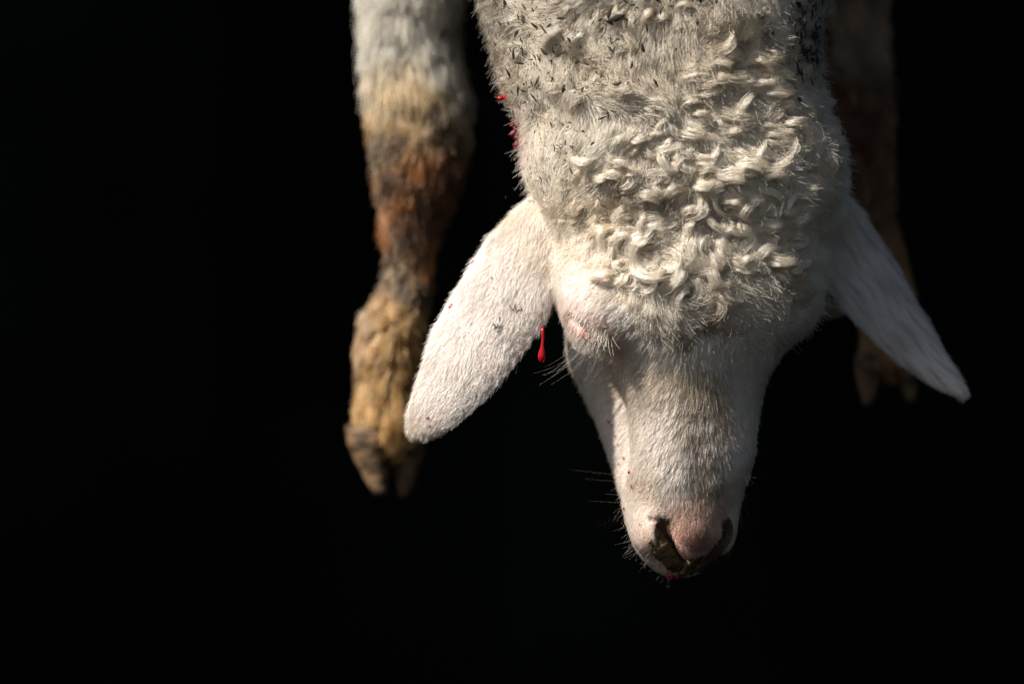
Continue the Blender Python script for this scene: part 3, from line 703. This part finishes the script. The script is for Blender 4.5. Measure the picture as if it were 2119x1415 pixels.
for i in range(150):
    u = rng.random(); side = -1 if u < .62 else 1
    yy = rng.uniform(960, 1185); xx = pchip([950, 1020, 1080, 1140, 1190], [1290, 1290, 1296, 1325, 1400], yy) if side < 0 else pchip([950, 1020, 1080, 1140, 1190], [1552, 1537, 1526, 1500, 1430], yy)
    a, nn, ok = surf(xx - side * rng.uniform(6, 24), yy)
    if ok[0]: sp.append((a[0], np.array([side * .8, -.1 + rng.normal() * .3, -.35 + rng.normal() * .3 - (yy - 960) / 400]), rng.uniform(5, 13), .15, rng.normal() * .25, srgb(190, 178, 164)))
for (x, y, L, dz) in ((1296, 985, 38, .12), (1294, 998, 26, .1), (1290, 1072, 20, -.3), (1292, 1040, 22, .05)):
    a, nn, ok = surf(x, y); sp.append((a[0], np.array([-1, -.1, dz]), L, .05, .05, srgb(190, 160, 130)))
for i in range(9):
    a, nn, ok = surf(1700 + rng.normal() * 10, 610 + rng.uniform(0, 50)); sp.append((a[0], np.array([1, -.3 + rng.normal() * .2, .1 + rng.normal() * .3]), rng.uniform(15, 32), .2, rng.normal() * .2, srgb(200, 180, 160)))
long_hairs('whiskers', sp, .028, .012, label='long thin whiskers and feeler hairs')

# ------------------------------------------------------------------ hooves: two claws on each foot
def hoof(cx, cy, Y, w_, h_, tilt, yaw):
    K, R = 16, 9; v, f = [], []
    for j in range(R):
        u = j / (R - 1)
        rx = w_ * (.92 + .12 * math.sin(min(u * 4, 1.57)) - .95 * max(u - .2, 0)**1.15); ry = rx * (1.35 - .25 * u)
        rx = max(rx, w_ * .12); ry = max(ry, w_ * .16)
        for i in range(K):
            a = 2 * math.pi * i / K; rip = 1 + .03 * math.sin(j * 2.9 + .4 * i) + .02 * math.sin(i * 3.1 + j)
            v.append((math.cos(a) * rx * rip + tilt * h_ * u, math.sin(a) * ry * rip - .22 * h_ * u * u, -h_ * u))
    for j in range(R - 1):
        for i in range(K): f.append((j*K+i, (j+1)*K+i, (j+1)*K+(i+1) % K, j*K+(i+1) % K))
    f.append(tuple(range(K))); f.append(tuple(reversed(range((R-1)*K, R*K))))
    v = np.array(v); c, s = math.cos(yaw), math.sin(yaw)
    v[:, 0], v[:, 1] = v[:, 0] * c - v[:, 1] * s, v[:, 0] * s + v[:, 1] * c
    o = mesh_obj('hoof', world(v + P(cx, cy, Y)), f, M_HORN, SHEEP); return o
hoof(757, 880, 184, 14.5, 47, .16, .3); hoof(840, 885, 198, 13, 46, .05, -.3)
hoof(1802, 728, 204, 10.5, 36, -.12, .2); hoof(1866, 728, 208, 10.5, 34, .2, -.2)

# ------------------------------------------------------------------ mud in the nostrils and on the lip
def lump_mesh(pts, rad, seed, K=10):
    pts = np.array(pts); T = unit(np.gradient(pts, axis=0)); v, f = [], []; g = np.random.default_rng(seed)
    for i, (q, t_, r_) in enumerate(zip(pts, T, rad)):
        s = unit(np.cross(t_, CAMV)); b = np.cross(s, t_)
        for k in range(K):
            a = 2 * math.pi * k / K; rr = r_ * g.uniform(.8, 1.2); v.append(q + (s * math.cos(a) + b * math.sin(a)) * rr)
    n_ = len(pts)
    for j in range(n_ - 1):
        for i in range(K): f.append((j*K+i, j*K+(i+1) % K, (j+1)*K+(i+1) % K, (j+1)*K+i))
    f.append(tuple(reversed(range(K)))); f.append(tuple(range((n_-1)*K, n_*K)))
    return np.array(v), f
def mud(px, py, rad, seed, lift=-1.5, c=(106, 86, 60)):
    a, nn, ok = surf(px, py, 0); t0 = np.linspace(0, 1, len(px)); t = np.linspace(0, 1, 18)
    a = a + nn * lift
    pts = np.stack([pchip(t0, a[:, i], t) for i in range(3)], 1); v, f = lump_mesh(pts, pchip(t0, rad, t), seed, 14)
    o = mesh_obj('mud_crust', world(v), f, M_MUD, SHEEP); cc = srgb(*c) * (.7 + .5 * np.random.default_rng(seed).random((len(v), 1))); col_attr(o.data, 'mud_color', cc)
    return o
mud([1354, 1362, 1374, 1390, 1410], [1092, 1110, 1134, 1162, 1186], [2.2, 5.0, 6.6, 6.8, 2.8], 1, -2.4)
mud([1384, 1404, 1420, 1436], [1178, 1182, 1174, 1160], [2.4, 4.4, 3.8, 1.4], 2, -1.5, c=(126, 104, 74))
mud([1432, 1456, 1476, 1492], [1180, 1174, 1156, 1130], [2.0, 4.4, 4.4, 1.8], 3, -2.6, c=(70, 54, 36))
def clod(px, py, r_, seed, c):
    a, nn, ok = surf(px, py, 0)
    if not ok[0]: return
    g = np.random.default_rng(seed); v, f = [], []; a = a[0] - nn[0] * .2; K, R = 8, 5
    sc3 = g.uniform(.6, 1.3, 3)
    for j in range(R + 1):
        th = math.pi * j / R
        for i in range(K):
            q = 2 * math.pi * i / K; d = np.array([math.sin(th) * math.cos(q), math.sin(th) * math.sin(q), math.cos(th)]); v.append(a + d * sc3 * r_ * g.uniform(.75, 1.2))
    for j in range(R):
        for i in range(K): f.append((j*K+i, (j+1)*K+i, (j+1)*K+(i+1) % K, j*K+(i+1) % K))
    o = mesh_obj('mud_clod', world(np.array(v)), f, M_MUD, SHEEP, smooth=True); col_attr(o.data, 'mud_color', np.tile(srgb(*c), (len(v), 1)) * g.uniform(.7, 1.2, (len(v), 1)))
gm = np.random.default_rng(77)
for i in range(64):
    u = .12 + .88 * gm.random(); x = np.interp(u, [0, .4, .7, 1], [1352, 1378, 1420, 1482]) + gm.normal() * 9; y = np.interp(u, [0, .4, .7, 1], [1105, 1160, 1184, 1156]) + gm.normal() * 7
    clod(x, y, gm.uniform(.6, 2.0), i, [(118, 96, 66), (132, 108, 76), (92, 74, 52)][i % 3] if x < 1430 else (84, 64, 42))

# ------------------------------------------------------------------ the closed eyelids
def eyelid(off, rad, c, name):
    t0 = np.linspace(0, 1, 4); t = np.linspace(0, 1, 18)
    pts = np.stack([pchip(t0, EYE3[:, i], t) for i in range(3)], 1) + np.array(off)
    for _ in range(6): pts = pts - grad(pts) * (samp(pts) + .5)[:, None] * .7
    v, f = lump_mesh(pts, rad * np.sin(np.pi * np.clip(t, .05, .95))**.5, 9, 10)
    return mesh_obj('eyelid', world(v), f, c, SHEEP)
M_LID = mat('eyelid_skin', srgb(164, 120, 108), rough=.4, spec=.4, sss=.2, bump=(700, .3, .001))
eyelid((2.0, -2, 5.2), 1.5, M_LID, 'upper'); eyelid((-1.4, 1, -5.0), 1.4, M_LID, 'lower')

# ------------------------------------------------------------------ dirt and straw caught in the wool
def fleck_mesh(seed):
    g = np.random.default_rng(seed); K, R = 6, 5; v, f = [], []; bend = g.normal() * .09
    for j in range(R):
        u = j / (R - 1) * 2 - 1; w_ = (1 - u * u * .85) * g.uniform(.8, 1.2)
        for i in range(K):
            a = 2 * math.pi * i / K; v.append((u, math.cos(a) * w_ * .30 * g.uniform(.8, 1.2) + bend * u * u, math.sin(a) * w_ * .16 * g.uniform(.7, 1.2)))
    for j in range(R - 1):
        for i in range(K): f.append((j*K+i, j*K+(i+1) % K, (j+1)*K+(i+1) % K, (j+1)*K+i))
    f.append(tuple(reversed(range(K)))); f.append(tuple(range((R-1)*K, R*K)))
    me = bpy.data.meshes.new('dirt_fleck'); me.from_pydata(v, [], f); me.polygons.foreach_set('use_smooth', [True] * len(me.polygons)); return me
FM = []
for s in range(10):
    m = fleck_mesh(s); m.materials.append(M_FLECK if s % 4 else M_FLECK2); FM.append(m)
from mathutils import Matrix
def fleck(px, py, size, ang=None, lift=7.0, lab=None):
    a, nn, ok = surf(px, py, lift)
    if not ok[0]: return
    a, nn = a[0], nn[0]; ang = rng.uniform(0, 6.28) if ang is None else ang
    d = tang(nn, np.array([math.cos(ang), 0, -math.sin(ang)])); d = unit(d + nn * rng.normal() * .25); s = unit(np.cross(nn, d)); z = np.cross(d, s)
    o = link(bpy.data.objects.new('dirt_fleck', FM[rng.integers(len(FM))]), SHEEP)
    M3 = Matrix([[d[i], s[i], z[i]] for i in range(3)]).to_4x4(); o.matrix_basis = Matrix.Translation(Vector(world(a))) @ M3 @ Matrix.Diagonal((size / 1000, size / 1000 * rng.uniform(.55, 1.3), size / 1000 * rng.uniform(.6, 1.3), 1))
for cx, cy, sx, sy, n_, s0, s1, lf in ((1060, 110, 45, 75, 62, 1.2, 4.0, 10), (1180, 70, 80, 60, 42, 1.2, 4.0, 11), (1320, 40, 90, 40, 26, 1.2, 3.6, 11), (1678, 75, 24, 52, 82, 1.4, 4.6, 11), (1560, 40, 60, 35, 8, 1, 2.6, 11),
                                       (1165, 310, 22, 22, 14, .9, 2.6, 7), (1105, 372, 20, 22, 18, .7, 2.2, 6), (1220, 200, 60, 60, 14, .8, 2.4, 8), (1120, 180, 40, 40, 22, 1, 3, 8)):
    for i in range(n_): fleck(cx + rng.normal() * sx, cy + rng.normal() * sy, rng.uniform(s0, s1) * 1.0, lift=lf + rng.uniform(-2, 3.5))
for x, y, s, a in ((1275, 38, 6.0, -.35), (1330, 100, 3.2, 1.3), (1357, 172, 3.4, 1.1), (1245, 245, 3.2, -.4), (1163, 257, 2.2, .5), (1125, 62, 4.5, .8), (1160, 113, 3.6, 2.6), (1075, 131, 4.4, 0), (1062, 112, 4, 1.5), (1598, 65, 3, .9)):
    fleck(x, y, s, a, 13)
for x, y, s, a, lf in ((1018, 575, 1.2, 1, 1.5), (1021, 596, .9, 1, 1.5), (1627, 674, 2.0, -.6, 1.8), (1637, 667, 2.2, -.1, 1.8), (1606, 679, 1.3, .4, 1.8),
                    (1580, 704, 1.5, -.4, 2), (1738, 424, 6.0, .1, 4), (1728, 430, 4.6, .5, 4), (1733, 416, 4, -.4, 4), (1722, 428, 3.5, 1.0, 4), (1726, 303, 1.4, 1.5, 5), (1731, 312, 1.2, 1.2, 5)):
    fleck(x, y, s, a, lf)
for cx, cy, sx, sy, n_ in ((1068, 640, 8, 5, 9), (1031, 681, 5, 10, 8)):
    for i in range(n_): fleck(cx + rng.normal() * sx, cy + rng.normal() * sy, rng.uniform(.8, 2.2), None, rng.uniform(.6, 1.2))
# specks too small to pick apart
def specks():
    X, Y_ = [], []
    for cx, cy, sx, sy, n_ in ((1055, 100, 42, 95, 620), (1200, 60, 110, 70, 380), (1680, 80, 28, 60, 480), (1400, 30, 120, 50, 90), (1140, 230, 50, 70, 130), (1105, 375, 26, 26, 70), (1170, 310, 30, 28, 50), (1330, 400, 40, 20, 40)):
        X.append(cx + rng.normal(size=n_) * sx); Y_.append(cy + rng.normal(size=n_) * sy)
    X = np.concatenate(X); Y_ = np.concatenate(Y_); v, f = [], []
    for lift in (5., 8., 11., 13.):
        m = rng.integers(0, 4, len(X)) == 0
        a, nn, ok = surf(X[m], Y_[m], lift)
        for q, k in zip(a[ok], nn[ok]):
            d = tang(k, unit(rng.normal(size=3))); d = unit(d + k * rng.normal() * .4); e = unit(np.cross(k, d)); L_ = rng.uniform(.4, 1.9); w_ = rng.uniform(.18, .4); b0 = len(v)
            mid = q + k * rng.normal() * .2
            v += [q - d * L_, mid + e * w_, mid + k * w_ * .6, mid - e * w_, mid - k * w_ * .6, q + d * L_ + e * rng.normal() * .2]
            for i in range(4): f += [(b0, b0 + 1 + (i + 1) % 4, b0 + 1 + i), (b0 + 5, b0 + 1 + i, b0 + 1 + (i + 1) % 4)]
    o = mesh_obj('dirt_specks', world(np.array(v)), f, M_FLECK, WOOL, smooth=False); o['kind'] = 'stuff'
specks()
# ------------------------------------------------------------------ blood: spots on hair, a clot at the neck, a hanging drop
def spot(px, py, sx, sy, ang=0, lift=.9, m=M_BLOOD):
    a, nn, ok = surf(px, py, lift)
    if not ok[0]: return
    a, nn = a[0], nn[0]; d = tang(nn, np.array([math.cos(ang), 0, -math.sin(ang)])); s = np.cross(nn, d); K, R = 10, 4; v, f = [], []
    for j in range(R):
        th = j / R * math.pi / 2
        for i in range(K):
            q = 2 * math.pi * i / K; e = 1 + .15 * math.sin(3 * q + px)
            v.append(a + d * math.cos(q) * math.cos(th) * sx * e + s * math.sin(q) * math.cos(th) * sy * e + nn * (math.sin(th) * min(sx, sy) * .8 - .3))
    v.append(a + nn * (min(sx, sy) * .8 - .3)); top = len(v) - 1
    for j in range(R - 1):
        for i in range(K): f.append((j*K+i, j*K+(i+1) % K, (j+1)*K+(i+1) % K, (j+1)*K+i))
    for i in range(K): f.append(((R-1)*K+i, (R-1)*K+(i+1) % K, top))
    f.append(tuple(reversed(range(K)))); mesh_obj('blood_spot', world(v), f, m, SHEEP)
for x, y, a, b, g in ((1301, 977, 1.2, 1.0, 0), (1306, 1006, 1.4, .9, .6), (1323, 1017, .5, .5, 0), (1291, 1052, 1.4, 1.0, .3), (1323, 1084, .45, .45, 0), (885, 865, 1.3, .6, -.4), (889, 882, .6, .5, 0),
                      (977, 541, 1.6, .6, -1.1), (931, 633, 2.0, .6, -1.0), (924, 620, .7, .4, 0), (1265, 880, 1.2, .9, 1), (1272, 903, 1.4, .8, 1.1), (1278, 920, 1.1, .7, 1.2), (1258, 872, 1.6, .9, 1), (1290, 948, .9, .7, 1), (1183, 718, 1.1, .9, 0), (1280, 960, .8, .6, 1)):
    spot(x, y, a * 1.05, b * 1.05, g, 1.2)
def clot(px, py, lift, n_, spread, seed, m, r_=(1.2, 2.6)):
    g = np.random.default_rng(seed); 
    for _ in range(14):
        a, nn, ok = surf(px, py, lift)
        if ok[0]: break
        px += 3 if py < 900 else 0; py -= 3 if py > 900 else 0
    a = a[0]; pts = a + g.normal(size=(n_, 3)) * spread
    import bmesh
    bm = bmesh.new()
    for q in pts: bmesh.ops.create_icosphere(bm, subdivisions=2, radius=g.uniform(*r_) / 1000, matrix=Matrix.Translation(Vector(world(q))))
    me = bpy.data.meshes.new('blood_clot'); bm.to_mesh(me); bm.free(); me.polygons.foreach_set('use_smooth', [True] * len(me.polygons)); me.materials.append(m)
    link(bpy.data.objects.new('blood_clot', me), SHEEP)
clot(1030, 204, 11, 9, 1.1, 1, M_BLOOD, (.9, 1.9)); clot(1040, 184, 8, 5, 1.0, 2, M_DRYBLOOD, (.5, 1.0)); clot(1045, 256, 9, 14, 1.3, 3, M_DRYBLOOD, (.6, 1.3)); clot(1050, 270, 10, 12, 1.4, 7, M_DRYBLOOD, (.7, 1.6)); clot(1052, 296, 9, 16, 2.0, 4, M_DRYBLOOD, (.8, 1.7)); clot(1048, 312, 5, 8, 1.6, 8, M_DRYBLOOD, (.5, 1.1))
clot(1392, 1188, 1.0, 6, 1.6, 5, M_BLOOD, (1.4, 2.6))
def drop():
    prof = [(0, 1.1), (6, .9), (12, .8), (16, 1.1), (19, 1.75), (22, 2.25), (24.5, 2.25), (26.5, 1.7), (27.8, .9), (28.1, .05)]
    v, f, K = [], [], 16
    for z, r_ in prof:
        for i in range(K): v.append((math.cos(2*math.pi*i/K) * r_ / 1000 + .0004 * math.sin(z * .2), math.sin(2*math.pi*i/K) * r_ / 1000, -z * .8 / 1000))
    for j in range(len(prof) - 1):
        for i in range(K): f.append((j*K+i, (j+1)*K+i, (j+1)*K+(i+1) % K, j*K+(i+1) % K))
    f.append(tuple(range(K))); f.append(tuple(reversed(range((len(prof)-1)*K, len(prof)*K))))
    o = mesh_obj('blood_drop', v, f, M_BLOOD); q = P(1122, 676, -36) / 1000; o.location = (q[0], q[1], q[2] + HANG)
    o['label'] = 'red blood drop hanging beside the sunlit ear'; o['category'] = 'blood drop'
drop()
print('done', round(time.time() - T0, 1))
